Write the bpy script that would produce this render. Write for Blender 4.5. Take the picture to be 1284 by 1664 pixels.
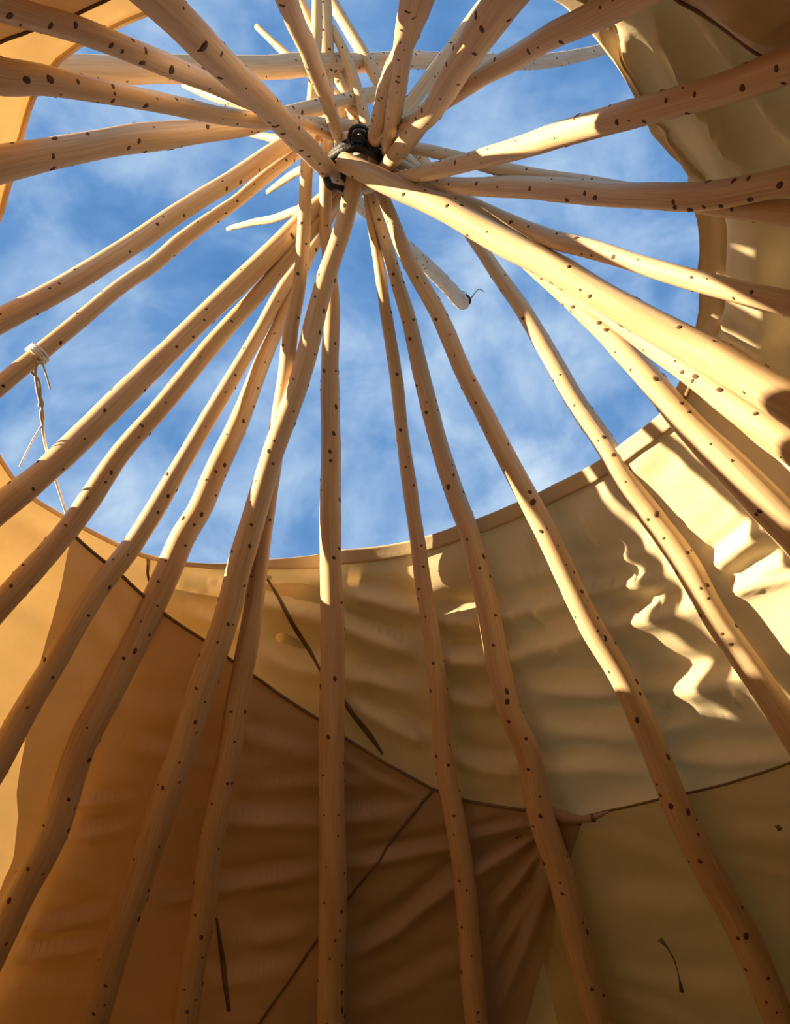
import bpy, math, random
import numpy as np
from mathutils import Vector

random.seed(7)
rng = np.random.default_rng(11)
for o in list(bpy.data.objects):
    bpy.data.objects.remove(o)
scene = bpy.context.scene
COL = scene.collection

# ------------------------------------------------------------------ camera
FPX = 1300.0                       # focal length in pixels of the 1284 x 1664 frame
PITCH = math.radians(40.0)
CAM = np.array([0.0, 0.0, 1.5])
RIGHT = np.array([1.0, 0, 0])
FWD = np.array([0, math.cos(PITCH), math.sin(PITCH)])
UP = np.array([0, -math.sin(PITCH), math.cos(PITCH)])
cam_data = bpy.data.cameras.new('camera')
cam_data.sensor_fit = 'HORIZONTAL'
cam_data.sensor_width = 36.0
cam_data.lens = 36.0 * FPX / 1284.0
cam_data.clip_start = 0.02
cam = bpy.data.objects.new('camera', cam_data)
COL.objects.link(cam)
cam.location = CAM
cam.rotation_euler = (math.pi / 2 + PITCH, 0, 0)
scene.camera = cam

# ------------------------------------------------------------------ exposure
vs = scene.view_settings
vs.view_transform = 'Standard'
vs.look = 'None'
vs.exposure = 0.6
vs.gamma = 1.0
vs.use_curve_mapping = False

# ------------------------------------------------------------------ sky
SUN_AZ, SUN_EL = math.radians(190.0), math.radians(13.8)
world = bpy.data.worlds.new('sky')
scene.world = world
world.use_nodes = True
nt = world.node_tree
nt.nodes.clear()
n_out = nt.nodes.new('ShaderNodeOutputWorld')
n_bg = nt.nodes.new('ShaderNodeBackground')
n_tc = nt.nodes.new('ShaderNodeTexCoord')
n_map = nt.nodes.new('ShaderNodeMapping')
n_map.inputs['Rotation'].default_value = (0.25, 0.35, 0.7)
n_map.inputs['Scale'].default_value = (1.0, 1.25, 1.0)
n_map.inputs['Location'].default_value = (0.35, 0.1, 0.2)
n1 = nt.nodes.new('ShaderNodeTexNoise')
n1.inputs['Scale'].default_value = 2.3
n1.inputs['Detail'].default_value = 7
n1.inputs['Roughness'].default_value = 0.58
n1.inputs['Distortion'].default_value = 0.35
n2 = nt.nodes.new('ShaderNodeTexNoise')
n2.inputs['Scale'].default_value = 8.0
n2.inputs['Detail'].default_value = 6
n2.inputs['Roughness'].default_value = 0.5
n2.inputs['Distortion'].default_value = 0.5
n_mix = nt.nodes.new('ShaderNodeMix')
n_mix.data_type = 'FLOAT'
n_mix.inputs[0].default_value = 0.38
n_ramp = nt.nodes.new('ShaderNodeValToRGB')
cr = n_ramp.color_ramp
cr.elements[0].position = 0.36
cr.elements[0].color = (0.07, 0.20, 0.46, 1)
cr.elements[1].position = 0.62
cr.elements[1].color = (0.57, 0.70, 0.83, 1)
e = cr.elements.new(0.44); e.color = (0.13, 0.28, 0.55, 1)
e = cr.elements.new(0.52); e.color = (0.30, 0.45, 0.68, 1)
L = nt.links.new
L(n_tc.outputs['Generated'], n_map.inputs['Vector'])
L(n_map.outputs[0], n1.inputs['Vector'])
L(n_map.outputs[0], n2.inputs['Vector'])
L(n1.outputs[0], n_mix.inputs[2])
L(n2.outputs[0], n_mix.inputs[3])
L(n_mix.outputs[0], n_ramp.inputs[0])
L(n_ramp.outputs[0], n_bg.inputs['Color'])
n_bg.inputs['Strength'].default_value = 0.76
L(n_bg.outputs[0], n_out.inputs['Surface'])

# ------------------------------------------------------------------ sun (low golden sun behind the left canvas)
sun_data = bpy.data.lights.new('sun', 'SUN')
sun_data.energy = 11.8
sun_data.color = (1.0, 0.79, 0.47)
sun_data.angle = math.radians(0.6)
sun = bpy.data.objects.new('sun', sun_data)
COL.objects.link(sun)
sdir = Vector((math.cos(SUN_EL) * math.cos(SUN_AZ), math.cos(SUN_EL) * math.sin(SUN_AZ), math.sin(SUN_EL)))
sun.rotation_euler = (-sdir).to_track_quat('-Z', 'Y').to_euler()
sun.location = sdir * 30

# ------------------------------------------------------------------ camera model and tipi cone
def ray(x, y):
    d = FWD + RIGHT * (x - 642.0) / FPX + UP * (832.0 - y) / FPX
    return d / np.linalg.norm(d)

APEX_H = 4.5
SLOPE = 1.15
_d = ray(565, 270)
APEX = CAM + _d * ((APEX_H - CAM[2]) / _d[2])

def cone_hit(x, y, off=0.0):
    """where the view ray of a pixel meets the tipi cone, pushed outward by off"""
    d = ray(x, y)
    q = (CAM - APEX)[:2]
    k = (APEX[2] - CAM[2]) / SLOPE + off
    a = d[0] ** 2 + d[1] ** 2 - (d[2] / SLOPE) ** 2
    b = 2 * (q @ d[:2] + k * d[2] / SLOPE)
    c = q @ q - k * k
    disc = math.sqrt(max(b * b - 4 * a * c, 0))
    ts = [(-b + s * disc) / (2 * a) for s in (1, -1)]
    ts = [t for t in ts if t > 0 and k - t * d[2] / SLOPE > 0]
    return CAM + d * min(ts)

def az(p):
    return math.atan2(p[1] - APEX[1], p[0] - APEX[0])

def cone_pt(phi, z, off):
    r = (APEX_H - z) / SLOPE + off
    return np.array([APEX[0] + r * math.cos(phi), APEX[1] + r * math.sin(phi), z])

# ------------------------------------------------------------------ materials
def new_mat(name):
    m = bpy.data.materials.new(name)
    m.use_nodes = True
    t = m.node_tree
    t.nodes.clear()
    out = t.nodes.new('ShaderNodeOutputMaterial')
    return m, t, out

def canvas_material(name, front, trans, tw, wscale=90.0):
    """woven cotton canvas: diffuse plus light passing through the cloth"""
    m, t, out = new_mat(name)
    N = t.nodes.new; K = t.links.new
    tc = N('ShaderNodeTexCoord')
    no = N('ShaderNodeTexNoise'); no.inputs['Scale'].default_value = 1.7; no.inputs['Detail'].default_value = 5
    no2 = N('ShaderNodeTexNoise'); no2.inputs['Scale'].default_value = 38; no2.inputs['Detail'].default_value = 3
    K(tc.outputs['Object'], no.inputs['Vector']); K(tc.outputs['Object'], no2.inputs['Vector'])
    def tint(col, lo):
        r = N('ShaderNodeValToRGB')
        r.color_ramp.elements[0].position = 0.3
        r.color_ramp.elements[0].color = (col[0] * lo, col[1] * lo * 0.98, col[2] * lo * 0.93, 1)
        r.color_ramp.elements[1].position = 0.7
        r.color_ramp.elements[1].color = (*col, 1)
        mx = N('ShaderNodeMix'); mx.data_type = 'FLOAT'; mx.inputs[0].default_value = 0.3
        K(no.outputs[0], mx.inputs[2]); K(no2.outputs[0], mx.inputs[3]); K(mx.outputs[0], r.inputs[0])
        return r
    d = N('ShaderNodeBsdfDiffuse'); tr = N('ShaderNodeBsdfTranslucent')
    K(tint(front, 0.86).outputs[0], d.inputs['Color']); K(tint(trans, 0.88).outputs[0], tr.inputs['Color'])
    bn = N('ShaderNodeTexNoise'); bn.inputs['Scale'].default_value = wscale; bn.inputs['Detail'].default_value = 2
    K(tc.outputs['Object'], bn.inputs['Vector'])
    bp = N('ShaderNodeBump'); bp.inputs['Strength'].default_value = 0.12; bp.inputs['Distance'].default_value = 0.004
    K(bn.outputs[0], bp.inputs['Height']); K(bp.outputs[0], d.inputs['Normal'])
    mix = N('ShaderNodeMixShader'); mix.inputs[0].default_value = tw
    K(d.outputs[0], mix.inputs[1]); K(tr.outputs[0], mix.inputs[2]); K(mix.outputs[0], out.inputs['Surface'])
    return m

def principled(name, col, rough=0.7, bump=0.0, bscale=60, var=0.8):
    m, t, out = new_mat(name)
    N = t.nodes.new; K = t.links.new
    b = N('ShaderNodeBsdfPrincipled'); b.inputs['Roughness'].default_value = rough
    tc = N('ShaderNodeTexCoord')
    no = N('ShaderNodeTexNoise'); no.inputs['Scale'].default_value = bscale; no.inputs['Detail'].default_value = 4
    K(tc.outputs['Object'], no.inputs['Vector'])
    r = N('ShaderNodeValToRGB')
    r.color_ramp.elements[0].position = 0.3; r.color_ramp.elements[0].color = (col[0] * var, col[1] * var, col[2] * var, 1)
    r.color_ramp.elements[1].position = 0.7; r.color_ramp.elements[1].color = (*col, 1)
    K(no.outputs[0], r.inputs[0]); K(r.outputs[0], b.inputs['Base Color'])
    if bump:
        bp = N('ShaderNodeBump'); bp.inputs['Strength'].default_value = bump; bp.inputs['Distance'].default_value = 0.01
        K(no.outputs[0], bp.inputs['Height']); K(bp.outputs[0], b.inputs['Normal'])
    K(b.outputs[0], out.inputs['Surface'])
    return m

def wood_material():
    """peeled lodgepole pine: pale, long fine grain, pinkish patches of inner bark"""
    m, t, out = new_mat('peeled_pine')
    N = t.nodes.new; K = t.links.new
    b = N('ShaderNodeBsdfPrincipled'); b.inputs['Roughness'].default_value = 0.55
    b.inputs['Specular IOR Level'].default_value = 0.25
    at = N('ShaderNodeAttribute'); at.attribute_name = 'pole_co'
    mp = N('ShaderNodeMapping'); mp.inputs['Scale'].default_value = (5, 5, 1.3)
    K(at.outputs['Vector'], mp.inputs['Vector'])
    grain = N('ShaderNodeTexNoise'); grain.inputs['Scale'].default_value = 3.0; grain.inputs['Detail'].default_value = 6
    grain.inputs['Roughness'].default_value = 0.65
    K(mp.outputs[0], grain.inputs['Vector'])
    patch = N('ShaderNodeTexNoise'); patch.inputs['Scale'].default_value = 2.2; patch.inputs['Detail'].default_value = 3
    K(at.outputs['Vector'], patch.inputs['Vector'])
    r1 = N('ShaderNodeValToRGB')
    r1.color_ramp.elements[0].position = 0.32; r1.color_ramp.elements[0].color = (0.55, 0.375, 0.215, 1)
    r1.color_ramp.elements[1].position = 0.62; r1.color_ramp.elements[1].color = (0.71, 0.545, 0.355, 1)
    K(grain.outputs[0], r1.inputs[0])
    r2 = N('ShaderNodeValToRGB')
    r2.color_ramp.elements[0].position = 0.50; r2.color_ramp.elements[0].color = (0, 0, 0, 1)
    r2.color_ramp.elements[1].position = 0.72; r2.color_ramp.elements[1].color = (1, 1, 1, 1)
    K(patch.outputs[0], r2.inputs[0])
    mx = N('ShaderNodeMix'); mx.data_type = 'RGBA'; mx.inputs[7].default_value = (0.57, 0.36, 0.20, 1)
    K(r2.outputs[0], mx.inputs[0]); K(r1.outputs[0], mx.inputs[6])
    K(mx.outputs[2], b.inputs['Base Color'])
    bp = N('ShaderNodeBump'); bp.inputs['Strength'].default_value = 0.08; bp.inputs['Distance'].default_value = 0.006
    K(grain.outputs[0], bp.inputs['Height']); K(bp.outputs[0], b.inputs['Normal'])
    K(b.outputs[0], out.inputs['Surface'])
    return m

M_WOOD = wood_material()
M_KNOT = principled("knot_brown", (0.15, 0.075, 0.035), 0.8, 0.0, 90, 0.5)
M_CANVAS = canvas_material('cream_canvas', (0.84, 0.71, 0.50), (0.80, 0.49, 0.175), 0.215)
M_SHADE_FLAP = canvas_material('shade_flap_canvas', (0.83, 0.70, 0.46), (0.92, 0.80, 0.55), 0.58)  # cloth of the unseen layer added to darken the far wall
M_LINER = canvas_material('brown_lining', (0.62, 0.48, 0.375), (0.66, 0.53, 0.42), 0.41)
M_LINER2 = canvas_material('tan_lining', (0.88, 0.79, 0.57), (0.90, 0.82, 0.58), 0.55)
M_LINER3 = canvas_material('faded_lining', (0.80, 0.66, 0.54), (0.72, 0.58, 0.45), 0.28)
M_THREAD = principled('seam_tape', (0.22, 0.14, 0.075), 0.9)
M_BLACK = principled('black_rope', (0.012, 0.012, 0.016), 0.55, 0.4, 120, 0.5)
M_WHITE = principled('white_cord', (0.90, 0.88, 0.84), 0.8, 0.2, 200, 0.85)
M_STAIN = principled('stain', (0.22, 0.17, 0.09), 0.95)
M_GROUND = principled('trodden_earth', (0.33, 0.27, 0.15), 0.95, 0.6, 6, 0.6)

# ------------------------------------------------------------------ mesh helpers
def mesh_obj(name, V, F, mat, parent=None, smooth=True, origin=None):
    V = np.asarray(V, dtype=float)
    org = np.zeros(3) if origin is None else np.asarray(origin, dtype=float)
    me = bpy.data.meshes.new(name)
    me.from_pydata((V - org).tolist(), [], F)
    me.materials.append(mat)
    if smooth:
        me.polygons.foreach_set('use_smooth', [True] * len(me.polygons))
    me.update()
    o = bpy.data.objects.new(name, me)
    COL.objects.link(o)
    if parent is not None:
        o.parent = parent
        o.location = Vector(org) - parent.location
    else:
        o.location = org
    return o

def tag(o, label=None, cat=None, group=None, kind=None):
    if label: o['label'] = label
    if cat: o['category'] = cat
    if group: o['group'] = group
    if kind: o['kind'] = kind
    return o

def frames(P):
    T = np.gradient(P, axis=0)
    T /= np.linalg.norm(T, axis=1)[:, None]
    n = np.cross(T[0], [0.3, 0.2, 1.0]); n /= np.linalg.norm(n)
    Ns, Bs = [], []
    for i in range(len(P)):
        n = n - T[i] * (n @ T[i]); n /= np.linalg.norm(n)
        Ns.append(n.copy()); Bs.append(np.cross(T[i], n))
    return T, np.array(Ns), np.array(Bs)

def tube(P, R, sides=14, cap=True):
    """verts, faces of a tube round the polyline P with radii R, rounded ends"""
    P = np.asarray(P, float); R = np.asarray(R, float) * np.ones(len(P))
    T, Nn, B = frames(P)
    a = np.arange(sides) * 2 * math.pi / sides
    rings = P[:, None, :] + R[:, None, None] * (np.cos(a)[None, :, None] * Nn[:, None, :] + np.sin(a)[None, :, None] * B[:, None, :])
    V = rings.reshape(-1, 3)
    F = []
    for i in range(len(P) - 1):
        for k in range(sides):
            k2 = (k + 1) % sides
            F.append((i * sides + k, i * sides + k2, (i + 1) * sides + k2, (i + 1) * sides + k))
    if cap:
        extra = []
        n0 = len(V)
        for end, i, s in ((0, 0, -1), (1, len(P) - 1, 1)):
            rr = P[i] + T[i] * s * R[i] * 0.18 + 0.82 * (rings[i] - P[i])
            c = P[i] + T[i] * s * R[i] * 0.22
            st = n0 + len(extra)
            extra += list(rr) + [c]
            for k in range(sides):
                k2 = (k + 1) % sides
                q = (i * sides + k, i * sides + k2, st + k2, st + k)
                tr = (st + k, st + k2, st + sides)
                F.append(q if s > 0 else q[::-1]); F.append(tr if s > 0 else tr[::-1])
        V = np.vstack([V, np.array(extra)])
    return V, F

def smooth_curve(P, step):
    """Catmull-Rom through P (n x k columns), resampled about every step metres (first three columns)"""
    P = np.asarray(P, float)
    t = np.concatenate([[0], np.cumsum(np.maximum(np.linalg.norm(np.diff(P[:, :3], axis=0), axis=1), 1e-6))])
    h = np.diff(t); sl = np.diff(P, axis=0) / h[:, None]
    m = np.empty_like(P); m[0] = sl[0]; m[-1] = sl[-1]
    if len(P) > 2:
        m[1:-1] = (sl[:-1] * h[1:, None] + sl[1:] * h[:-1, None]) / (h[1:] + h[:-1])[:, None]
    out = []
    for i in range(len(P) - 1):
        n = max(1, int(h[i] / step))
        for k in range(n):
            u = k / n
            out.append((2 * u ** 3 - 3 * u * u + 1) * P[i] + (u ** 3 - 2 * u * u + u) * h[i] * m[i]
                       + (3 * u * u - 2 * u ** 3) * P[i + 1] + (u ** 3 - u * u) * h[i] * m[i + 1])
    out.append(P[-1])
    return np.array(out)

# ------------------------------------------------------------------ ground
def build_ground():
    n = 60
    xs = np.concatenate([-np.geomspace(40, 0.2, n // 2), np.geomspace(0.2, 40, n // 2)])
    V, F = [], []
    for j, y in enumerate(xs):
        for i, x in enumerate(xs):
            h = 0.02 * math.sin(3.1 * x + 1.3 * y) + 0.015 * math.sin(5.3 * y - 2.2 * x)
            V.append((x + APEX[0], y + APEX[1], h - 0.02))
    for j in range(n - 1):
        for i in range(n - 1):
            F.append((j * n + i, j * n + i + 1, (j + 1) * n + i + 1, (j + 1) * n + i))
    o = mesh_obj('floor', V, F, M_GROUND)
    tag(o, 'trodden earth ground under the tipi', kind='structure')
build_ground()

# ------------------------------------------------------------------ canvas surfaces
def seg_dist(V, line):
    """signed-side distance of points V to a 3-D polyline lying on the cone; returns (dist, side, along)"""
    best = np.full(len(V), 1e9); side = np.zeros(len(V)); along = np.zeros(len(V))
    n = len(line) - 1
    for i in range(n):
        a, b = line[i], line[i + 1]
        ab = b - a
        t = np.clip(((V - a) @ ab) / (ab @ ab), 0, 1)
        w = V - (a + t[:, None] * ab)
        dd = np.linalg.norm(w, axis=1)
        mid = (a + b) / 2 - APEX
        rad = np.array([mid[0], mid[1], 0]); rad /= np.linalg.norm(rad)
        nrm = np.array([rad[0] * SLOPE, rad[1] * SLOPE, 1.0]); nrm /= np.linalg.norm(nrm)
        cr = np.cross(nrm, ab); cr /= np.linalg.norm(cr)
        sd = np.sign(w @ cr)
        k = dd < best
        best[k] = dd[k]; side[k] = sd[k]; along[k] = (i + t[k]) / n
    return best, side, along

def fold_field(V, strokes, off):
    """inward displacement of cloth from pulled creases: (pixels, height m, half width m, kind)"""
    D = np.zeros(len(V))
    for px, amp, w, kind in strokes:
        line = np.array([cone_hit(x, y, off) for x, y in px])
        d, s, al = seg_dist(V, line)
        x = d / w
        fade = np.clip(np.minimum(al, 1 - al) * 5 + 0.15, 0, 1)
        if kind == 's':      # a roll of cloth: one flank up, the other down
            D += amp * fade * (s * x) * np.exp(-x * x) * 1.6
        elif kind == 'r':    # ridge standing into the tipi
            D += amp * fade * np.exp(-x * x)
        elif kind == 'v':    # valley
            D -= amp * fade * np.exp(-x * x)
        elif kind == 'b':    # box pleat with a flat bottom
            D -= amp * fade / (1 + np.maximum(x, 0) ** 6)
    return D

def vnoise(x, y, seed):
    """smooth 2-D value noise on arrays"""
    xi = np.floor(x).astype(int); yi = np.floor(y).astype(int)
    fx = x - xi; fy = y - yi
    fx = fx * fx * (3 - 2 * fx); fy = fy * fy * (3 - 2 * fy)
    def h(a, b):
        n = (a * 374761393 + b * 668265263 + seed * 1442695041) & 0x7fffffff
        n = ((n ^ (n >> 13)) * 1274126177) & 0x7fffffff
        return ((n ^ (n >> 16)) & 0xffff) / 65535.0
    return (h(xi, yi) * (1 - fx) + h(xi + 1, yi) * fx) * (1 - fy) + (h(xi, yi + 1) * (1 - fx) + h(xi + 1, yi + 1) * fx) * fy - 0.5

COVER_OFF = 0.155
RIM_PX = [(0, 740), (40, 797), (130, 850), (190, 881), (235, 900), (300, 914), (350, 917), (440, 909), (560, 893), (660, 880), (750, 851),
          (830, 820), (900, 787), (970, 750), (1020, 713), (1078, 668), (1108, 615), (1128, 540), (1130, 440), (1128, 350), (1118, 285),
          (1090, 252), (1062, 215), (1035, 160), (1010, 110), (985, 72), (960, 40), (920, 0), (8, 345), (22, 290), (40, 220), (58, 157), (98, 97), (128, 74),
          (180, 50), (238, 22), (270, 0)]
_rim = sorted([(az(p), p[2]) for p in (cone_hit(x, y, COVER_OFF) for x, y in RIM_PX)])
RIM_A = np.array([r[0] for r in _rim]); RIM_Z = np.array([r[1] for r in _rim])
RIM_A3 = np.concatenate([RIM_A - 2 * math.pi, RIM_A, RIM_A + 2 * math.pi]); RIM_Z3 = np.tile(RIM_Z, 3)
def rim_z(phi):
    return np.interp(phi, RIM_A3, RIM_Z3)

COVER_STROKES = [
    # far wall, cloth sagging in long horizontal rolls between the poles
    ([(300, 935), (420, 965), (540, 985)], .020, .050, 's'), ([(300, 985), (350, 1000), (420, 1020)], .016, .045, 's'),
    ([(561, 958), (620, 968), (691, 988)], .024, .050, 's'), ([(440, 980), (568, 1008), (687, 1050)], .026, .055, 's'),
    ([(421, 1045), (480, 1070), (568, 1085), (694, 1113)], .024, .055, 's'), ([(568, 1127), (640, 1165), (708, 1200)], .024, .05, 's'),
    ([(700, 996), (780, 994), (850, 980)], .026, .050, 's'), ([(712, 1057), (780, 1060), (850, 1046)], .026, .050, 's'),
    ([(726, 1118), (770, 1128), (815, 1132)], .022, .045, 's'), ([(736, 1219), (790, 1235), (850, 1240)], .020, .045, 's'),
    ([(834, 985), (930, 960), (1090, 928)], .026, .050, 's'), ([(834, 1052), (960, 1004), (1140, 972)], .030, .055, 's'),
    ([(850, 1105), (974, 1108), (1120, 1098), (1210, 1088)], .026, .06, 's'), ([(870, 1165), (990, 1175), (1140, 1165)], .018, .06, 's'),
    ([(1080, 1215), (1180, 1222), (1284, 1222)], .022, .05, 's'), ([(850, 1240), (960, 1230), (1060, 1245)], .018, .05, 's'),
    ([(850, 925), (960, 915), (1060, 890)], .010, .05, 's'),
    # little puckers that catch the low sun
    ([(853, 850), (862, 890), (868, 960)], .012, .018, 'r'), ([(948, 835), (955, 865), (975, 900)], .010, .014, 'r'),
    ([(868, 990), (875, 1010), (888, 1022)], .012, .014, 'r'), ([(912, 1050), (905, 1068), (885, 1080)], .010, .014, 'r'),
    ([(1075, 1145), (1092, 1142)], .014, .02, 'r'), ([(1198, 1120), (1202, 1145)], .010, .012, 'r'),
    # sunlit right wall
    ([(1150, 915), (1195, 880), (1245, 838)], .016, .034, 's'), ([(1178, 960), (1230, 925), (1300, 895)], .016, .034, 's'),
    ([(1205, 952), (1260, 938), (1310, 925)], .008, .022, 's'),
    # right edge: box pleats hanging from the rim
    ([(1150, 330), (1150, 430), (1146, 560)], .050, .036, 'b'), ([(1266, 350), (1268, 430), (1275, 560), (1290, 700)], .050, .042, 'b'),
    ([(1168, 510), (1190, 540), (1270, 580)], .012, .02, 'r'),
    # upper right pleats
    ([(1002, 40), (1025, 95), (1052, 155), (1080, 205)], -.034, .022, 's'), ([(1045, 0), (1090, 60), (1130, 125), (1180, 205), (1210, 275)], -.036, .024, 's'),
    ([(1080, 210), (1105, 250), (1130, 290)], -.022, .020, 's'), ([(1090, -40), (1150, 40), (1230, 150), (1284, 240)], -.028, .035, 's'),
    ([(1180, 190), (1205, 235), (1225, 280)], -.020, .022, 's'),
    ([(1200, -20), (1250, 40), (1300, 90)], -.020, .05, 's'),
]

def cloth_grid(phis, zfun_top, zfun_bot, off, nz, strokes, wr, seed, name, mat, parent, origin, gain=1.0):
    phis = np.asarray(phis)
    nphi = len(phis)
    T = np.linspace(0, 1, nz) ** 1.15
    PH = np.repeat(phis[:, None], nz, 1)
    zt = zfun_top(phis)[:, None]; zb = zfun_bot(phis)[:, None]
    Z = zt + (zb - zt) * T[None, :]
    PHf, Zf = PH.ravel(), Z.ravel()
    r = (APEX_H - Zf) / SLOPE + off
    V = np.stack([APEX[0] + r * np.cos(PHf), APEX[1] + r * np.sin(PHf), Zf], 1)
    D = fold_field(V, strokes, off)
    arc = PHf * 2.0
    D += wr * (vnoise(arc * 1.6 + 40, Zf * 9 + arc * 0.7 + 30, seed) * 0.9 + vnoise(arc * 3.7 + 60, Zf * 21 + 90, seed + 3) * 0.35 + vnoise(arc * 1.1 + 20, Zf * 1.7 + 9, seed + 5) * 1.2)
    edge = np.clip(np.repeat(T[None, :], nphi, 0).ravel() * 45, 0.45, 1)
    D = np.clip(D * edge * gain, -0.09, 0.07)
    nrm = np.stack([np.cos(PHf) * SLOPE, np.sin(PHf) * SLOPE, np.ones_like(PHf)], 1) / math.hypot(SLOPE, 1)
    V = V - nrm * D[:, None]
    return V, nphi, nz

def cloth_disp(P, strokes, off, wr, seed, gain):
    PHf = np.arctan2(P[:, 1] - APEX[1], P[:, 0] - APEX[0]); Zf = P[:, 2]; arc = PHf * 2.0
    D = fold_field(P, strokes, off)
    D += wr * (vnoise(arc * 1.6 + 40, Zf * 9 + arc * 0.7 + 30, seed) * 0.9 + vnoise(arc * 3.7 + 60, Zf * 21 + 90, seed + 3) * 0.35 + vnoise(arc * 1.1 + 20, Zf * 1.7 + 9, seed + 5) * 1.2)
    return np.clip(D * gain, -0.09, 0.07)

def grid_faces(nu, nv, wrap):
    i = np.arange(nu if wrap else nu - 1); j = np.arange(nv - 1)
    I, J = np.meshgrid(i, j, indexing='ij')
    I2 = (I + 1) % nu
    return np.stack([I * nv + J, I * nv + J + 1, I2 * nv + J + 1, I2 * nv + J], -1).reshape(-1, 4).tolist()

def build_cover():
    root = bpy.data.objects.new('tipi_cover', None)
    root.location = (APEX[0], APEX[1], 0.0)
    root.empty_display_size = 0.3
    COL.objects.link(root)
    tag(root, 'cream canvas tipi cover wrapped round the ring of poles, open to the sky', 'tipi cover')
    # denser where the camera looks (far wall, right wall)
    w = np.linspace(-math.pi, math.pi, 2001)
    dens = 1 + 1.6 * np.exp(-((w - 0.85) / 1.2) ** 2)
    cum = np.concatenate([[0], np.cumsum((dens[1:] + dens[:-1]) / 2)])
    phis = np.interp(np.linspace(0, cum[-1], 1001)[:-1], cum, w)
    V, nu, nv = cloth_grid(phis, rim_z, lambda p: np.full_like(p, 0.02), COVER_OFF, 260, COVER_STROKES, 0.016, 5, 'canvas', M_CANVAS, root, None, 2.1)
    mesh_obj('canvas', V, grid_faces(nu, nv, True), M_CANVAS, root, origin=root.location)
    # doubled hem along the rim, on the inner face: a flat rolled band
    Vh = V.reshape(nu, nv, 3)
    rows = 7
    deg = np.degrees(phis)
    wf = np.interp(deg, [-180, -100, -60, 95, 120, 180], [0.22, 0.22, 1.0, 1.0, 0.3, 0.22])[:, None, None]
    sub = Vh[:, :1] + (Vh[:, :rows] - Vh[:, :1]) * wf
    n = np.stack([np.cos(phis) * SLOPE, np.sin(phis) * SLOPE, np.ones_like(phis)], 1) / math.hypot(SLOPE, 1)
    inner = sub - n[:, None, :] * 0.010
    outer = sub[:, :1] + n[:, None, :] * 0.006
    hem = np.concatenate([outer, inner, inner[:, -1:] + n[:, None, :] * 0.008], 1)
    o = mesh_obj('rim_hem', hem.reshape(-1, 3), grid_faces(nu, rows + 2, True), M_CANVAS, root, origin=root.location)
    tag(o, 'doubled canvas hem along the open rim')
    return root

def ribbon(px, wpx, off, thick=0.004, disp=None):
    """thin raised strip following pixels on the cone: returns closed box-section mesh"""
    P = np.array([cone_hit(x, y, off) for x, y in px])
    W = np.array([w * (np.linalg.norm(p - CAM)) / FPX for p, w in zip(P, wpx)])
    Q = smooth_curve(np.column_stack([P, W]), 0.03)
    P, W = Q[:, :3].copy(), Q[:, 3]
    T = np.gradient(P, axis=0); T /= np.linalg.norm(T, axis=1)[:, None]
    rad = P - APEX; rad[:, 2] = 0; rad /= np.linalg.norm(rad, axis=1)[:, None]
    n = np.column_stack([rad[:, 0] * SLOPE, rad[:, 1] * SLOPE, np.ones(len(P))]); n /= np.linalg.norm(n, axis=1)[:, None]
    if disp is not None:
        P -= n * (disp(P)[:, None] + 0.005)
    s = np.cross(T, n); s /= np.linalg.norm(s, axis=1)[:, None]
    h = W[:, None] / 2
    ring = np.stack([P + s * h, P + s * h * 0.6 - n * thick, P - s * h * 0.6 - n * thick, P - s * h], 1)
    V = ring.reshape(-1, 3)
    F = []
    for i in range(len(P) - 1):
        for k in range(4):
            k2 = (k + 1) % 4
            F.append((i * 4 + k, i * 4 + k2, (i + 1) * 4 + k2, (i + 1) * 4 + k))
    F += [(3, 2, 1, 0), tuple(len(V) - 4 + k for k in range(4))]
    return V, F

cover = build_cover()
for px, w in [([(430, 935), (455, 975), (490, 1040), (530, 1100), (575, 1160), (605, 1200), (622, 1226)], [3, 6, 7, 4, 8, 8, 3]),
              ([(240, 906), (241, 935), (246, 962)], [5, 4, 3]),
              ([(1026, 737), (1052, 712), (1090, 682)], [4, 4, 4])]:
    V, F = ribbon(px, w, COVER_OFF, 0.004, lambda P: cloth_disp(P, COVER_STROKES, COVER_OFF, 0.016, 5, 2.1))
    o = mesh_obj('seam_tape', V, F, M_THREAD, cover, origin=cover.location)

# unseen second cloth layer added outside the far wall to darken the backlit cover
def build_shade_flap():
    a0, a1 = math.radians(62), math.radians(126.5)
    phis = np.linspace(a0, a1, 90)
    V, nu, nv = cloth_grid(phis, lambda p: rim_z(p) - 0.05, lambda p: np.full_like(p, 1.1), COVER_OFF + 0.06, 60, [], 0.02, 23, 'f', None, None, None)
    o = mesh_obj('shade_flap', V, grid_faces(nu, nv, False), M_SHADE_FLAP, origin=cone_pt((a0 + a1) / 2, 1.1, COVER_OFF + 0.06))
    tag(o, 'added unseen canvas layer darkening the far wall behind the middle poles', 'flap')
build_shade_flap()

# ------------------------------------------------------------------ linings
LIN_OFF = 0.085
def edge_fun(px, off):
    pts = sorted([(p[2], az(p)) for p in (cone_hit(x, y, off) for x, y in px)])
    z = np.array([q[0] for q in pts]); a = np.array([q[1] for q in pts])
    return lambda zz: np.interp(zz, z, a)

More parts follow.
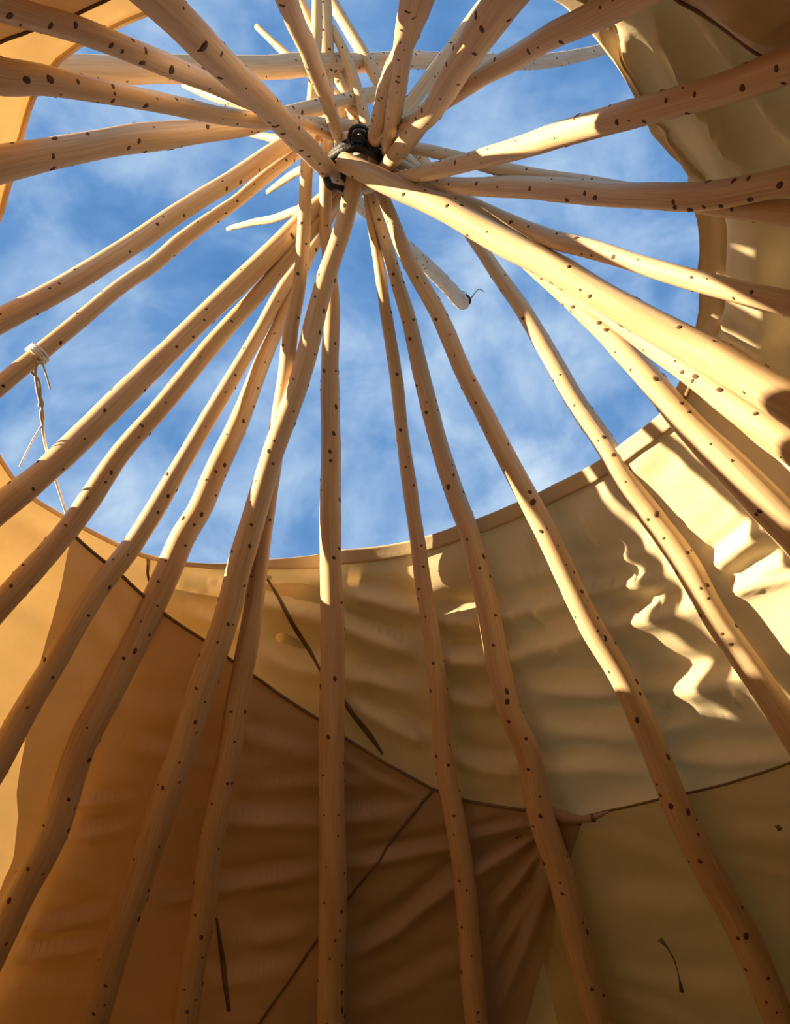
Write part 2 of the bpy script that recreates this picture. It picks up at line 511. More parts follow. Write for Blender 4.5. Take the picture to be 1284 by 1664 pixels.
BROWN_STROKES = [
    ([(60, 1290), (120, 1300), (230, 1290)], .010, .03, 's'), ([(30, 1352), (115, 1350), (230, 1330)], .020, .040, 's'),
    ([(340, 1318), (430, 1322), (530, 1318), (660, 1310)], .030, .050, 's'), ([(250, 1452), (320, 1440), (400, 1424), (519, 1407)], .030, .042, 's'),
    ([(50, 1506), (180, 1474)], .022, .04, 's'), ([(20, 1545), (160, 1525)], .022, .04, 's'), ([(30, 1600), (200, 1590)], .012, .05, 's'),
    ([(560, 1398), (624, 1386), (700, 1372), (760, 1360)], .024, .034, 's'), ([(545, 1555), (640, 1500), (733, 1424), (830, 1375)], .030, .040, 's'),
    ([(765, 1352), (850, 1332), (900, 1335)], .018, .022, 's'), ([(768, 1403), (850, 1366), (900, 1340)], .020, .024, 's'),
    ([(790, 1480), (850, 1410), (900, 1345)], .020, .028, 's'), ([(800, 1560), (860, 1450), (905, 1350)], .020, .03, 's'),
    ([(790, 1660), (850, 1520), (900, 1390)], .018, .035, 's'), ([(560, 1640), (660, 1590), (760, 1540)], .012, .05, 's'),
    ([(380, 1180), (460, 1200), (530, 1215)], .012, .05, 's'), ([(150, 1120), (240, 1140), (330, 1150)], .012, .05, 's'),
    ([(220, 1200), (300, 1220), (400, 1235)], .014, .05, 's'), ([(560, 1230), (620, 1260), (680, 1290)], .010, .03, 's'),
    ([(420, 1270), (520, 1265), (600, 1262)], .014, .04, 's'), ([(400, 1520), (500, 1500)], .016, .05, 's'), ([(330, 1590), (480, 1560)], .014, .05, 's'),
    ([(140, 960), (170, 1010), (210, 1060)], .010, .05, 's'),
]
def brown_disp(P):
    PHf = np.arctan2(P[:, 1] - APEX[1], P[:, 0] - APEX[0]); Zf = P[:, 2]; arc = PHf * 2
    D = fold_field(P, BROWN_STROKES, LIN_OFF)
    D += 0.014 * (vnoise(arc * 1.8 + 40, Zf * 10 + 30, 71) + 0.5 * vnoise(arc * 4 + 60, Zf * 24 + 90, 75))
    return np.clip(D * 1.5, -0.03, 0.055)

def build_brown_lining():
    fl = edge_fun([(118, 868), (100, 950), (85, 1010), (62, 1085), (50, 1150), (40, 1210), (27, 1290), (30, 1330), (22, 1390), (0, 1450), (-60, 1560)], LIN_OFF)
    fr = edge_fun([(945, 1338), (930, 1385), (905, 1450), (892, 1530), (872, 1600), (855, 1664), (840, 1730)], LIN_OFF)
    top_px = [(118, 868), (190, 930), (265, 1000), (330, 1043), (415, 1105), (520, 1172), (610, 1230), (700, 1283), (760, 1302), (800, 1308), (870, 1317), (945, 1338)]
    tp = sorted([(az(p), p[2]) for p in (cone_hit(x, y, LIN_OFF) for x, y in top_px)])
    ta = np.array([t[0] for t in tp]); tz = np.array([t[1] for t in tp])
    nu, nv = 640, 300
    zl0, zr0 = cone_hit(118, 868, LIN_OFF)[2], cone_hit(945, 1338, LIN_OFF)[2]
    V = np.zeros((nu, nv, 3)); PH = np.zeros((nu, nv)); Z = np.zeros((nu, nv))
    aL0, aR0 = fl(zl0), fr(zr0)
    for i in range(nu):
        u = i / (nu - 1)
        a_top = aL0 + (aR0 - aL0) * u
        zt = np.interp(a_top, ta, tz)
        z = zt + (0.03 - zt) * np.linspace(0, 1, nv)
        k = np.clip((zt - z) / 0.0001, 0, 1)
        PH[i] = a_top + (fl(np.minimum(z, zl0)) - aL0) * (1 - u) ** 3 + (fr(np.minimum(z, zr0)) - aR0) * u ** 3
        Z[i] = z
    PHf, Zf = PH.ravel(), Z.ravel()
    r = (APEX_H - Zf) / SLOPE + LIN_OFF
    P = np.stack([APEX[0] + r * np.cos(PHf), APEX[1] + r * np.sin(PHf), Zf], 1)
    D = brown_disp(P)
    nrm = np.stack([np.cos(PHf) * SLOPE, np.sin(PHf) * SLOPE, np.ones_like(PHf)], 1) / math.hypot(SLOPE, 1)
    P = P - nrm * D[:, None]
    o = mesh_obj('canvas_lining', P, grid_faces(nu, nv, False), M_LINER, origin=cone_pt(float((aL0 + aR0) / 2), 0.03, LIN_OFF))
    tag(o, 'dark brown canvas lining hung behind the lower poles, gathered at its right corner', 'lining')
    # bound top edge
    te = P.reshape(nu, nv, 3)[:, 0][::3] - nrm.reshape(nu, nv, 3)[:, 0][::3] * 0.004
    Vt, Ft = tube(te, 0.0065, 8)
    mesh_obj('top_binding', Vt, Ft, M_THREAD, o, origin=o.location)
    for px, w in [([(702, 1286), (660, 1335), (620, 1390), (572, 1452), (528, 1510), (470, 1590), (420, 1664)], [4, 5, 4, 4, 4, 4, 4]),
                  ([(352, 1490), (362, 1560), (372, 1640)], [3, 7, 5])]:
        Vr, Fr = ribbon(px, w, LIN_OFF, 0.004, brown_disp)
        mesh_obj('seam_tape', Vr, Fr, M_THREAD, o, origin=o.location)
    return o
brown = build_brown_lining()

def build_tan_lining():
    off = LIN_OFF + 0.03
    top_px = [(835, 1362), (880, 1345), (985, 1319), (1080, 1296), (1180, 1274), (1284, 1240), (1400, 1190), (1500, 1130)]
    tp = sorted([(az(p), p[2]) for p in (cone_hit(x, y, off) for x, y in top_px)])
    ta = np.array([t[0] for t in tp]); tz = np.array([t[1] for t in tp])
    st = [([(990, 1440), (1060, 1450), (1140, 1460)], .012, .06, 's'), ([(1175, 1390), (1230, 1400), (1300, 1420)], .014, .022, 's'),
          ([(885, 1540), (940, 1565), (985, 1590)], .012, .02, 's'), ([(985, 1600), (1080, 1635), (1160, 1680)], .018, .03, 's'),
          ([(1000, 1575), (1110, 1590), (1210, 1600)], .012, .05, 's'), ([(930, 1330), (1000, 1345), (1100, 1400)], .012, .05, 's'),
          ([(1190, 1340), (1250, 1345), (1300, 1340)], .014, .05, 's'), ([(860, 1620), (895, 1664)], .014, .014, 's')]
    phis = np.linspace(ta[0], ta[-1], 170)
    V, nu, nv = cloth_grid(phis, lambda p: np.interp(p, ta, tz), lambda p: np.full_like(p, 0.03), off, 110, st, 0.014, 91, 't', None, None, None, 1.5)
    o = mesh_obj('canvas_lining', V, grid_faces(nu, nv, False), M_LINER2, origin=cone_pt(float(phis.mean()), 0.03, off))
    tag(o, 'pale tan canvas lining low on the right, under a thin sloping seam', 'lining')
    te = V.reshape(nu, nv, 3)[:, 0][::2]
    Vt, Ft = tube(te, 0.0045, 8)
    mesh_obj('top_binding', Vt, Ft, M_THREAD, o, origin=o.location)
    Vr, Fr = ribbon([(1072, 1526), (1085, 1540), (1096, 1560), (1104, 1590), (1108, 1612)], [8, 3, 2, 2, 6], off - 0.016, 0.002)
    tag(mesh_obj('stain', Vr, Fr, M_STAIN, o, origin=o.location), 'thin dark stalk shaped stain')
    Vr, Fr = ribbon([(1262, 1341), (1268, 1349)], [6, 7], off - 0.016, 0.002)
    tag(mesh_obj('stain', Vr, Fr, M_STAIN, o, origin=o.location), 'small dark spot')
    return o
tan_lining = build_tan_lining()

# lining on the near side, behind and above the camera; only its two upper ends are seen, the stretch between is added to darken the inside
def build_near_lining():
    off = LIN_OFF + 0.01
    top_px = [(1420, 190), (1330, 140), (1240, 86), (1205, 62), (1165, 35), (1105, 0), (1040, -50), (900, -110), (640, -150), (400, -110), (230, -30), (168, 0), (126, 20), (51, 46), (0, 70), (-60, 98)]
    tp = sorted([(az(p), p[2]) for p in (cone_hit(x, y, off) for x, y in top_px)])
    ta = np.array([t[0] for t in tp]); tz = np.array([t[1] for t in tp])
    st = [([(1190, -20), (1240, 30), (1290, 80)], .03, .045, 's'), ([(1130, -50), (1200, 10), (1270, 70)], .02, .03, 's'), ([(1230, -30), (1300, 40)], .03, .05, 's'),
          ([(0, 40), (60, 20), (120, 0)], .01, .04, 's')]
    phis = np.linspace(ta[0], ta[-1], 260)
    V, nu, nv = cloth_grid(phis, lambda p: np.interp(p, ta, tz), lambda p: np.full_like(p, 0.03), off, 90, st, 0.016, 131, 'n', None, None, None, 1.4)
    o = mesh_obj('canvas_lining', V, grid_faces(nu, nv, False), M_LINER3, origin=cone_pt(float(phis.mean()), 0.03, off))
    tag(o, 'brown canvas lining whose edge shows in the two upper corners', 'lining')
    Vt, Ft = tube(V.reshape(nu, nv, 3)[:, 0][::2], 0.005, 8)
    mesh_obj('top_binding', Vt, Ft, M_THREAD, o, origin=o.location)
build_near_lining()

# unseen low lining added at the left, out of frame, to cut cover glow on lower poles
def build_added_left_lining():
    off = LIN_OFF + 0.012
    a0, a1 = math.radians(140), math.radians(228)
    phis = np.linspace(a0, a1, 120)
    V, nu, nv = cloth_grid(phis, lambda p: 1.78 + 0.05 * np.sin(p * 9), lambda p: np.full_like(p, 0.03), off, 60, [], 0.016, 151, 'l', None, None, None, 1.4)
    o = mesh_obj('canvas_lining', V, grid_faces(nu, nv, False), M_LINER, origin=cone_pt((a0 + a1) / 2, 0.03, off))
    tag(o, 'added unseen low lining dimming the glow of the left wall', 'lining')
    Vt, Ft = tube(V.reshape(nu, nv, 3)[:, 0][::2], 0.005, 8)
    mesh_obj('top_binding', Vt, Ft, M_THREAD, o, origin=o.location)
build_added_left_lining()

# gathered corner of the brown lining, tied off with cord
def build_corner_tie():
    px = [(872, 1316), (905, 1324), (935, 1331), (962, 1329), (988, 1319)]
    P = np.array([cone_hit(x, y, LIN_OFF - 0.015) for x, y in px])
    Q = smooth_curve(np.column_stack([P, [.026, .024, .017, .012, .005]]), 0.01)
    wob = 1 + 0.22 * np.sin(np.arange(len(Q)) * 1.1) * np.cos(np.arange(len(Q)) * 0.37)
    V, F = tube(Q[:, :3], Q[:, 3] * wob, 12)
    o = mesh_obj('knotted_corner', V, F, M_LINER, origin=P[0])
    tag(o, 'twisted cloth corner tied up between brown and tan linings', 'cloth knot')
    c = P[3]; ring = []
    for k in range(40):
        a = k / 39 * 2 * math.pi * 3
        ring.append(c + np.array([0.002 * k / 4 - .008, 0.013 * math.cos(a), 0.013 * math.sin(a)]))
    V, F = tube(ring, 0.003, 6)
    mesh_obj('cord_wrap', V, F, M_THREAD, o, origin=o.location)
    tri = [cone_hit(x, y, LIN_OFF - 0.012) for x, y in ((905, 1325), (940, 1340), (922, 1388), (912, 1360))]
    n = np.array([0.2, -0.6, -0.7]) * 0.006
    Vt = np.array([*tri, *[t + n for t in tri]])
    mesh_obj('fold', Vt, [(0, 1, 2, 3), (7, 6, 5, 4), (0, 4, 5, 1), (1, 5, 6, 2), (2, 6, 7, 3), (3, 7, 4, 0)], M_LINER, o, smooth=False, origin=o.location)
build_corner_tie()

# ------------------------------------------------------------------ poles
# (label, crossing distance from the eye, [(x, y, width) ... butt to tip])
POLES = [
 ('thin pole reaching the left frame edge just above the corded pole', 3.62, [(0,522,37),(110,462,36),(200,406,34),(300,340,31),(390,283,29),(457,238,27),(545,190,22),(620,145,18)]),
 ('kinked slender pole with a white cord knotted round it at the left', 3.64, [(0,626,30),(61,576,27),(130,520,26),(200,462,25),(250,428,25),(297,389,24),(360,344,22),(381,330,21),(420,297,21),(481,250,18),(550,200,16),(600,160,13)]),
 ('thick pole with a bright upper edge below the corded pole', 3.6, [(0,825,46),(88,752,42),(196,647,39),(270,575,37),(346,501,35),(437,414,33),(475,376,31),(545,310,27),(610,250,22),(660,205,18)]),
 ('pole hugging the underside of the thick bright-edged left pole', 3.66, [(0,985,40),(112,858,37),(196,737,33),(266,655,31),(353,550,29),(437,457,25),(474,413,24),(545,325,22),(640,205,24),(720,100,25),(790,5,25),(830,-50,22)]),
 ('pole passing the upper left corner of the brown lining', 3.66, [(0,1231,42),(46,1147,40),(88,1077,38),(116,1028,37),(168,947,36),(217,884,34),(298,750,29),(379,612,25),(425,534,23),(464,464,21),(507,405,19),(540,345,17),(580,280,15),(600,245,12)]),
 ('broad pole over the brown lining that leaves at the lower left edge', 3.63, [(0,1519,52),(21,1477,50),(77,1372,49),(140,1196,47),(182,1115,45),(214,1052,44),(242,996,43),(273,930,43),(301,867,41),(322,834,40),(350,768,37),(389,684,33),(432,576,25),(453,529,22),(467,492,20),(500,422,19),(530,360,17),(575,280,15),(590,245,12)]),
 ('slim upright pole tucked behind the crooked tripod pole over brown lining', 3.34, [(301,1664,42),(315,1564,41),(329,1494,40),(343,1372,39),(357,1302,39),(372,1231,38),(385,1136,36),(403,1045,34),(428,860,31),(451,698,28),(465,610,26),(473,534,25),(486,464,23),(493,382,22),(497,300,21),(502,230,20),(509,145,19),(514,60,18),(516,-20,16)]),
 ('crooked tripod pole running from the lashing to the dark lower left', 3.28, [(152,1664,47),(193,1529,46),(228,1424,46),(261,1319,46),(293,1231,45),(329,1115,44),(366,1010,42),(391,916,40),(414,835,39),(444,736,36),(470,666,35),(500,575,33),(516,505,32),(535,435,31),(552,386,30),(565,340,29),(576,294,28),(588,245,24),(596,215,18)]),
 ('straight vertical pole down the middle of the brown lining', 3.41, [(537,1664,46),(541,1400,44),(539,1270,42),(540,1130,40),(540,1008,38),(537,890,36),(537,750,33),(537,575,29),(540,487,25),(534,420,22),(528,370,21),(529,330,21),(531,280,22),(533,200,22),(531,70,23),(526,-20,23)]),
 ('narrowest pole right of the vertical middle pole', 3.46, [(775,1664,37),(763,1529,36),(754,1424,35),(737,1319,33),(727,1270,32),(715,1165,30),(706,1060,28),(689,955,26),(678,870,24),(670,820,24),(655,715,22),(644,610,21),(627,510,20),(614,417,17),(603,347,15),(595,290,15),(575,190,15),(563,115,14),(553,75,11)]),
 ('pole passing the gathered right corner of the brown lining', 3.44, [(974,1664,48),(939,1529,46),(913,1424,44),(878,1319,43),(855,1214,41),(832,1165,40),(807,1060,38),(785,955,35),(760,860,33),(745,820,32),(712,715,29),(685,610,28),(662,510,25),(633,417,21),(613,347,18),(600,290,17),(565,160,17),(510,48,17),(478,-20,15)]),
 ('knotty pole leaving through the lower right corner', 3.40, [(1270,1664,50),(1213,1529,49),(1158,1424,47),(1104,1319,45),(1062,1214,43),(1009,1098,40),(957,1010,39),(906,905,37),(862,818,36),(808,715,32),(756,610,29),(710,505,27),(660,417,24),(634,347,22),(618,305,20),(604,240,18),(580,140,17),(552,68,15),(540,45,12)]),
 ('pole lit along its left flank where the far wall turns to the sunny wall', 3.50, [(1330,1255,49),(1262,1150,46),(1228,1098,45),(1167,1010,43),(1107,905,42),(1050,825,39),(1020,785,38),(979,715,35),(932,645,32),(895,580,30),(850,505,27),(816,455,25),(774,393,22),(735,335,21),(680,250,20),(630,160,20),(587,82,20),(543,10,19),(520,-30,16)]),
 ('thick brightly sunlit pole spreading below the shaded gap at right', 3.46, [(1335,910,66),(1284,860,62),(1230,805,60),(1185,758,56),(1111,682,46),(1051,610,40),(1000,555,35),(952,510,32),(900,462,28),(840,410,24),(780,360,20),(720,310,18),(600,202,16),(500,116,14),(470,92,13),(417,42,9)]),
 ('thickest sunlit pole running from the black lashing to the right edge', 3.20, [(1340,690,72),(1268,645,66),(1151,577,58),(1100,550,54),(987,487,48),(893,431,46),(800,383,43),(720,338,38),(642,303,36),(596,281,34),(556,263,32)]),
 ('sunlit pole squeezed between the two thickest bright poles at right', 3.42, [(1330,758,60),(1268,713,53),(1190,655,46),(1120,603,40),(1057,562,34),(1001,522,28),(940,480,24),(860,425,20),(780,368,18),(700,310,16),(640,265,13)]),
 ('slender bright pole above the thickest sunlit pole, crossing the box pleats', 3.43, [(1340,510,44),(1284,493,42),(1229,480,38),(1131,456,34),(1080,442,31),(987,413,31),(893,388,29),(800,345,22),(760,326,20),(700,296,19),(600,240,18),(480,196,18),(405,172,17),(350,158,16),(298,139,7)]),
 ('lumpy horizontal pole at the right, lying over a thinner one', 3.40, [(1340,287,50),(1284,294,48),(1229,304,44),(1180,313,46),(1131,319,46),(1034,318,40),(934,311,38),(834,303,35),(751,303,27),(690,298,24),(600,272,20),(500,242,17),(455,228,15),(398,216,8)]),
 ('thinner pole half hidden under the lumpy horizontal pole at right', 3.50, [(1340,352,44),(1284,346,42),(1230,341,40),(1170,335,34),(1100,324,30),(1000,307,28),(934,296,25),(834,279,23),(760,260,21),(700,246,20),(640,235,18),(570,222,15)]),
 ('pole with a shaded knotty butt in front of the pleated canvas, upper right', 3.33, [(1350,84,66),(1284,106,60),(1171,147,51),(1100,166,48),(1019,187,46),(930,213,42),(864,234,37),(793,255,31),(723,273,28),(680,283,25),(600,304,20),(520,328,17),(484,341,15),(449,354,13),(413,361,11),(371,372,7)]),
 ('pole crossing the rim at the top right, thinner beside the big pole', 3.54, [(1080,-35,58),(1020,-3,52),(957,28,46),(901,54,41),(831,97,37),(777,126,31),(742,152,26),(690,185,22),(640,208,20),(560,248,17),(488,277,14),(436,311,8)]),
 ('big smooth pole rising steeply to the top right of the lashing', 3.30, [(880,-80,76),(819,0,62),(785,48,56),(755,93,50),(725,140,42),(706,171,38),(679,205,34),(650,242,29),(625,275,24),(612,294,20)]),
 ('steep pole straight above the lashing with a bright left edge', 3.32, [(684,-80,42),(668,0,37),(652,100,33),(644,156,31),(636,210,26),(628,255,22),(622,285,18)]),
 ('greyish steep pole half hidden by the bright-edged one above the lashing', 3.54, [(715,-70,36),(690,0,34),(655,80,32),(628,140,28),(614,200,25),(606,235,22),(600,262,18)]),
 ('pole leaning in from the top edge left of the lashing', 3.40, [(425,-90,44),(465,0,36),(501,84,31),(526,145,26),(538,184,23),(555,235,20),(570,285,16)]),
 ('big upper left pole with one large dark knot and a tied tip', 3.25, [(150,-105,72),(255,0,60),(300,43,55),(348,91,50),(425,163,43),(485,227,37),(531,275,31),(548,296,26),(590,337,23),(640,383,22),(690,428,23),(752,492,24)]),
 ('dark mottled pole entering at the top left corner', 3.44, [(-80,-22,52),(0,10,46),(126,48,40),(222,86,37),(280,110,35),(345,137,28),(399,162,24),(470,190,20),(560,225,17),(640,256,13)]),
 ('bent pole with a dark swollen knot by the left canvas corner', 3.42, [(-90,105,68),(0,124,58),(63,130,48),(112,139,41),(210,157,34),(293,174,31),(364,189,28),(434,196,24),(500,200,20),(565,203,18),(630,205,14)]),
 ('smooth amber pole below the bent pole at the left edge', 3.47, [(-90,290,66),(0,267,57),(70,252,51),(140,239,47),(210,227,45),(270,220,42),(340,211,36),(410,202,30),(480,182,27),(553,165,25),(615,150,21),(650,140,15)]),
]
OUTER_POLES = [
 ('pale level pole lying across behind all the others at the top', 3.72, 0.30, [(100,114,46),(164,114,45),(300,112,42),(410,110,38),(493,105,35),(556,104,33),(600,101,29),(660,98,27),(740,99,25),(830,101,24),(900,98,22),(960,86,19),(1010,72,14)]),
]

KNOT_BIG = {25: [(316, 60, 8.5), (428, 190, 3.5), (480, 236, 4)], 19: [(1218, 139, 6), (1155, 146, 4), (1271, 108, 5), (1098, 159, 4), (1023, 194, 5), (1065, 193, 4), (1116, 185, 4)],
            27: [(63, 126, 7), (17, 128, 7), (165, 161, 4), (218, 169, 5), (168, 137, 4), (114, 130, 4)],
            26: [(59, 36, 5), (102, 34, 5), (160, 66, 5), (217, 75, 4), (217, 97, 6), (262, 107, 7)],
            13: [(1067, 617, 5), (1110, 657, 4), (976, 527, 4), (932, 500, 4)], 15: [(1137, 617, 5), (1180, 641, 5), (1225, 670, 4), (1113, 608, 4)],
            17: [(1233, 322, 6), (1185, 334, 5), (1140, 341, 6), (1098, 329, 4), (1274, 300, 6), (1225, 287, 4), (933, 327, 5), (972, 316, 4)],
            28: [(78, 256, 4), (215, 231, 4), (130, 219, 4)], 5: [(365, 757, 4), (350, 768, 3), (328, 836, 4), (301, 836, 4)],
            12: [(1070, 838, 6), (1147, 945, 4), (1116, 895, 4), (1195, 1010, 4), (985, 715, 4), (996, 735, 4)],
            11: [(868, 818, 6), (881, 867, 4), (945, 959, 4), (978, 1028, 5), (1031, 1161, 5), (1089, 1308, 5), (1114, 1309, 5), (1207, 1510, 5)],
            10: [(731, 799, 5), (752, 795, 3), (825, 1142, 5), (802, 1050, 3)]}

def noise1(n, f, seed):
    r = np.random.default_rng(seed)
    k = r.normal(size=int(n * f) + 4)
    return np.interp(np.linspace(0, len(k) - 2, n), np.arange(len(k)), k)

pole_curves = {}
def build_pole(idx, label, dcross, low_off, pts, group):
    pix = np.array(pts, float)
    rays = np.array([ray(x, y) for x, y, _ in pts])
    low = cone_hit(pix[0, 0], pix[0, 1], low_off)
    d2 = (pix[:, 0] - 578) ** 2 + (pix[:, 1] - 250) ** 2
    ci = int(np.argmin(d2))
    cross = CAM + rays[ci] * dcross
    line = cross - low; line /= np.linalg.norm(line)
    P = []
    for dvec in rays:                   # the point of each sight line nearest the straight pole
        w0 = CAM - low
        b = dvec @ line; dd = dvec @ w0; ee = line @ w0
        s = (b * ee - dd) / (1 - b * b)
        P.append(CAM + dvec * s)
    P = np.array(P)
    depth = (P - CAM) @ FWD
    R = pix[:, 2] / 2 * depth / FPX
    # run the butt down to the ground along the pole's own line
    t = (P[0][2] + 0.04) / (-line[2]) * -1
    base = P[0] - line * t
    ext = [base + (P[0] - base) * k for k in (0, 0.33, 0.66)]
    rb = [R[0] * g for g in (1.16, 1.10, 1.05)]
    Q = np.column_stack([np.vstack([ext, P]), np.concatenate([rb, R])])
    Q = smooth_curve(Q, 0.035)
    n = len(Q)
    Rr = Q[:, 3] * (1 + 0.022 * noise1(n, 0.28, idx * 7 + 1) + 0.015 * noise1(n, 0.7, idx * 7 + 2))
    C = Q[:, :3].copy()
    for ax in range(3):
        C[:, ax] += 0.0012 * noise1(n, 0.22, idx * 31 + ax)
    sides = 16
    V, F = tube(C, Rr, sides)
    o = mesh_obj('tipi_pole', V, F, M_WOOD, origin=base)
    tag(o, label, 'pole', group)
    # wood coordinates: around and along the pole
    T, Nn, B = frames(C)
    ln = np.concatenate([[0], np.cumsum(np.linalg.norm(np.diff(C, axis=0), axis=1))])
    a = np.arange(sides) * 2 * math.pi / sides
    co = np.zeros((len(V), 3))
    co[:n * sides, 0] = np.tile(np.cos(a), n) * 0.5
    co[:n * sides, 1] = np.tile(np.sin(a), n) * 0.5
    co[:n * sides, 2] = np.repeat(ln, sides)
    co[n * sides:, 2] = ln[-1]
    co[:, 2] += idx * 7.3; co[:, 0] += idx * 1.7
    at = o.data.attributes.new('pole_co', 'FLOAT_VECTOR', 'POINT')
    at.data.foreach_set('vector', co.astype(np.float32).ravel())
    pole_curves[idx] = (C, Rr)
    # branch knots: low dark scars standing just proud of the wood
    KV, KF = [], []
    def knot(c, nrm, tdir, rad, el):
        b = np.cross(nrm, tdir)
        base_i = len(KV); m = 9
        for lift, k in ((-0.25, 1.12), (0.10, 0.9), (0.2, 0.5)):
            for j in range(m):
                g = 2 * math.pi * j / m
                w = 1 + 0.18 * math.sin(2.0 * g + rad * 900)
                KV.append(c + nrm * rad * lift + (tdir * math.cos(g) * el + b * math.sin(g)) * rad * k * w)
        KV.append(c + nrm * rad * 0.1)
        for q in range(2):
            for j in range(m):
                j2 = (j + 1) % m
                KF.append((base_i + q * m + j, base_i + q * m + j2, base_i + (q + 1) * m + j2, base_i + (q + 1) * m + j))
        for j in range(m):
            KF.append((base_i + 2 * m + j, base_i + 2 * m + (j + 1) % m, base_i + 3 * m))
    rr = random.Random(idx * 101 + 3)
    s = 0.1
    while s < ln[-1] - 0.05:
        cnt = rr.choice([1, 1, 2, 2, 3])
        a0 = rr.uniform(0, 6.28)
        for q in range(cnt):
            ss = min(max(s + rr.uniform(-0.03, 0.03), 0.02), ln[-1] - 0.03)
            i = min(int(np.searchsorted(ln, ss)), n - 1)
            g = a0 + q * 6.28 / cnt + rr.uniform(-0.6, 0.6)
            nr = Nn[i] * math.cos(g) + B[i] * math.sin(g)
            size = rr.choice([0.003, 0.0035, 0.0045, 0.0055, 0.007]) * min(1.15, 0.45 + Rr[i] / 0.065)
            knot(C[i] + nr * Rr[i], nr, T[i], size, rr.uniform(0.9, 1.5))
        s += rr.uniform(0.035, 0.10)
    for (kx, ky, kr) in KNOT_BIG.get(idx, []):
        d = ray(kx, ky)
        w = C - CAM
        al = w @ d
        dist = np.linalg.norm(w - al[:, None] * d, axis=1) - 0.0
        i = int(np.argmin(dist))
        toff = CAM + d * al[i] - C[i]
        toff -= T[i] * (toff @ T[i])
        view = -d + T[i] * (d @ T[i]); view /= np.linalg.norm(view)
        lat = toff - view * (toff @ view)
        ll = np.linalg.norm(lat)
        if ll > Rr[i] * 0.95: lat *= Rr[i] * 0.95 / ll; ll = Rr[i] * 0.95
        nr = (lat + view * math.sqrt(max(Rr[i] ** 2 - ll ** 2, 0))) / Rr[i]
        knot(C[i] + nr * Rr[i], nr, T[i], kr * 0.8 * al[i] / FPX, 1.1)
    ko = mesh_obj('branch_knots', KV, KF, M_KNOT, o, origin=base)
    ko['kind'] = 'stuff'
    tag(ko, 'dark round branch knots')
    return o

for i, (lab, dc, pts) in enumerate(POLES):
    build_pole(i, lab, dc, 0.0, pts, 'peeled tipi poles')
for i, (lab, dc, off, pts) in enumerate(OUTER_POLES):
    build_pole(100 + i, lab, dc, off, pts, 'peeled tipi poles')

# ------------------------------------------------------------------ black lashing at the crossing
def build_lashing():
    c = CAM + ray(577, 262) * 3.31
    root = None
    view = ray(577, 262)
    ex = np.array([1.0, 0, 0]); ey = np.cross(ex, view); ey /= np.linalg.norm(ey)
    if ey[2] < 0: ey = -ey
    def at(x, y, d): return CAM + ray(x, y) * d
    main = [at(*q) for q in [(531, 292, 3.235), (538, 303, 3.19), (552, 307, 3.22), (566, 296, 3.34), (540, 262, 3.32), (546, 247, 3.24), (560, 237, 3.21), (580, 234, 3.20),
                            (600, 241, 3.21), (614, 252, 3.23), (622, 262, 3.30), (600, 290, 3.42), (560, 285, 3.42), (535, 265, 3.36),
                            (544, 252, 3.24), (560, 243, 3.20), (582, 241, 3.19), (603, 248, 3.205), (616, 258, 3.25), (618, 268, 3.33), (590, 296, 3.42), (555, 280, 3.40),
                            (538, 256, 3.30), (552, 240, 3.23), (572, 230, 3.21), (594, 233, 3.21), (610, 244, 3.24), (620, 256, 3.32)]]
    Q = smooth_curve(np.array(main), 0.006)
    V, F = tube(Q, 0.0145, 10)
    root = mesh_obj('lashing_rope', V, F, M_BLACK, origin=main[0])
    tag(root, 'black rope lashing wound round the crossing of the poles', 'rope')
    for pts in ([(572, 238, 3.19), (568, 222, 3.18), (572, 209, 3.18), (585, 205, 3.18), (597, 211, 3.18), (597, 226, 3.18), (602, 242, 3.19)],
                [(572, 232, 3.175), (578, 224, 3.165), (588, 222, 3.165), (594, 228, 3.175)],
                [(573, 222, 3.17), (580, 214, 3.16), (590, 215, 3.17), (594, 222, 3.175)]):
        Q = smooth_curve(np.array([at(*q) for q in pts]), 0.005)
        V, F = tube(Q, 0.0075, 10)
        mesh_obj('knot_loop', V, F, M_BLACK, root, origin=main[0])
build_lashing()

# ------------------------------------------------------------------ dark binding on the tip of the big upper left pole
def build_tip_binding():
    C, R = pole_curves[25]
    e, r = C[-1], R[-1]
    T, Nn, B = frames(C[-8:])
    t = T[-1]; d = np.linalg.norm(e - CAM) - r * 1.0
    def at(x, y, dd=0.0): return CAM + ray(x, y) * (d + dd)
    Q = smooth_curve(np.column_stack([np.array([at(757, 478), at(762, 483), at(764, 489), at(763, 494)]), [.006, .012, .014, .008]]), 0.004)
    V, F = tube(Q[:, :3], Q[:, 3], 10)
    o = mesh_obj('tip_binding', V, F, M_BLACK, origin=Q[0, :3])
    tag(o, 'black cord knot with two loose ends on the free pole tip', 'cord')
    for pts, rr in (([(762, 482), (754, 474), (746, 472)], .0035), ([(766, 484), (772, 476), (778, 470), (787, 474)], .0055)):
        Q = smooth_curve(np.array([at(x, y, -.01) for x, y in pts]), 0.004)
        V, F = tube(Q, np.linspace(rr, rr * 0.6, len(Q)), 8)
        mesh_obj('loose_end', V, F, M_BLACK, o, origin=o.location)
    ring = []
    c0 = C[-3]
    for k in range(60):
        a = k / 59 * 4 * math.pi
        ring.append(c0 + T[-3] * (0.004 * k / 20) + (Nn[-3] * math.cos(a) + B[-3] * math.sin(a)) * (R[-3] + 0.003))
build_tip_binding()

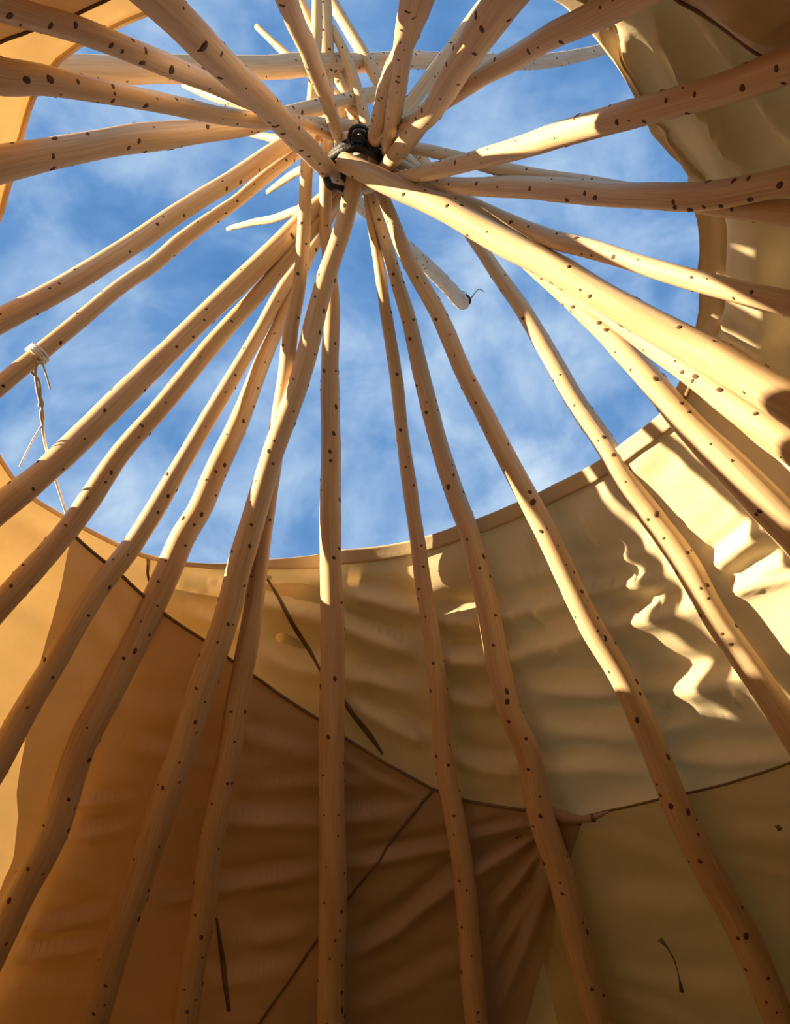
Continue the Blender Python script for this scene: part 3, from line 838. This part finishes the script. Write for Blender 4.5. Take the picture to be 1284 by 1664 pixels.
# ------------------------------------------------------------------ white cord knotted round the kinked left pole
def build_white_cord():
    C, R = pole_curves[1]
    w = C - CAM; d = ray(61, 576)
    i = int(np.argmin(np.linalg.norm(w - (w @ d)[:, None] * d, axis=1)))
    T, Nn, B = frames(C)
    ring = []
    for k in range(80):
        a = k / 79 * 6 * math.pi
        ring.append(C[i] + T[i] * (0.012 * (k / 79 - .5) * 2.4) + (Nn[i] * math.cos(a) + B[i] * math.sin(a)) * (R[i] + 0.004))
    V, F = tube(ring, 0.0055, 8)
    o = mesh_obj('tie_cord', V, F, M_WHITE, origin=C[i])
    tag(o, 'white cord tied to the kinked left pole and the canvas rim', 'cord')
    da = np.linalg.norm(C[i] - CAM) - R[i]
    db = np.linalg.norm(cone_hit(112, 845, COVER_OFF) - CAM)
    def at(x, y):
        k = min(max((y - 590) / 250, 0), 1)
        return CAM + ray(x, y) * (da * (1 - k) + db * k)
    for px, rr in (([(60, 588), (58, 606), (62, 640), (70, 672), (70, 700), (78, 740), (92, 785), (108, 836)], .0048),
                   ([(57, 590), (52, 606), (60, 612), (66, 640), (64, 660)], .0045),
                   ([(69, 690), (56, 710), (44, 733), (32, 758)], .0028), ([(70, 592), (76, 612), (82, 632)], .003),
                   ([(63, 640), (70, 655), (66, 672), (69, 690)], .004)):
        Q = smooth_curve(np.array([at(*p) for p in px]), 0.01)
        V, F = tube(Q, rr, 7)
        mesh_obj('strand', V, F, M_WHITE, o, origin=o.location)
    # small knot
    Q = smooth_curve(np.array([at(66, 578), at(70, 584), at(64, 590), at(57, 586), at(62, 580), at(68, 588)]), 0.004)
    V, F = tube(Q, 0.006, 8)
    mesh_obj('knot', V, F, M_WHITE, o, origin=o.location)
build_white_cord()

# ------------------------------------------------------------------ dark toggle peg on the rim at the right
def build_peg():
    P = np.array([cone_hit(x, y, COVER_OFF - 0.05) for x, y in ((1121, 629), (1118, 638), (1113, 648))])
    Q = smooth_curve(np.column_stack([P, [.006, .008, .006]]), 0.005)
    V, F = tube(Q[:, :3], Q[:, 3], 8)
    o = mesh_obj('toggle_peg', V, F, M_THREAD, origin=P[0])
    tag(o, 'short dark peg at the canvas rim beside the bright right poles', 'peg')
build_peg()
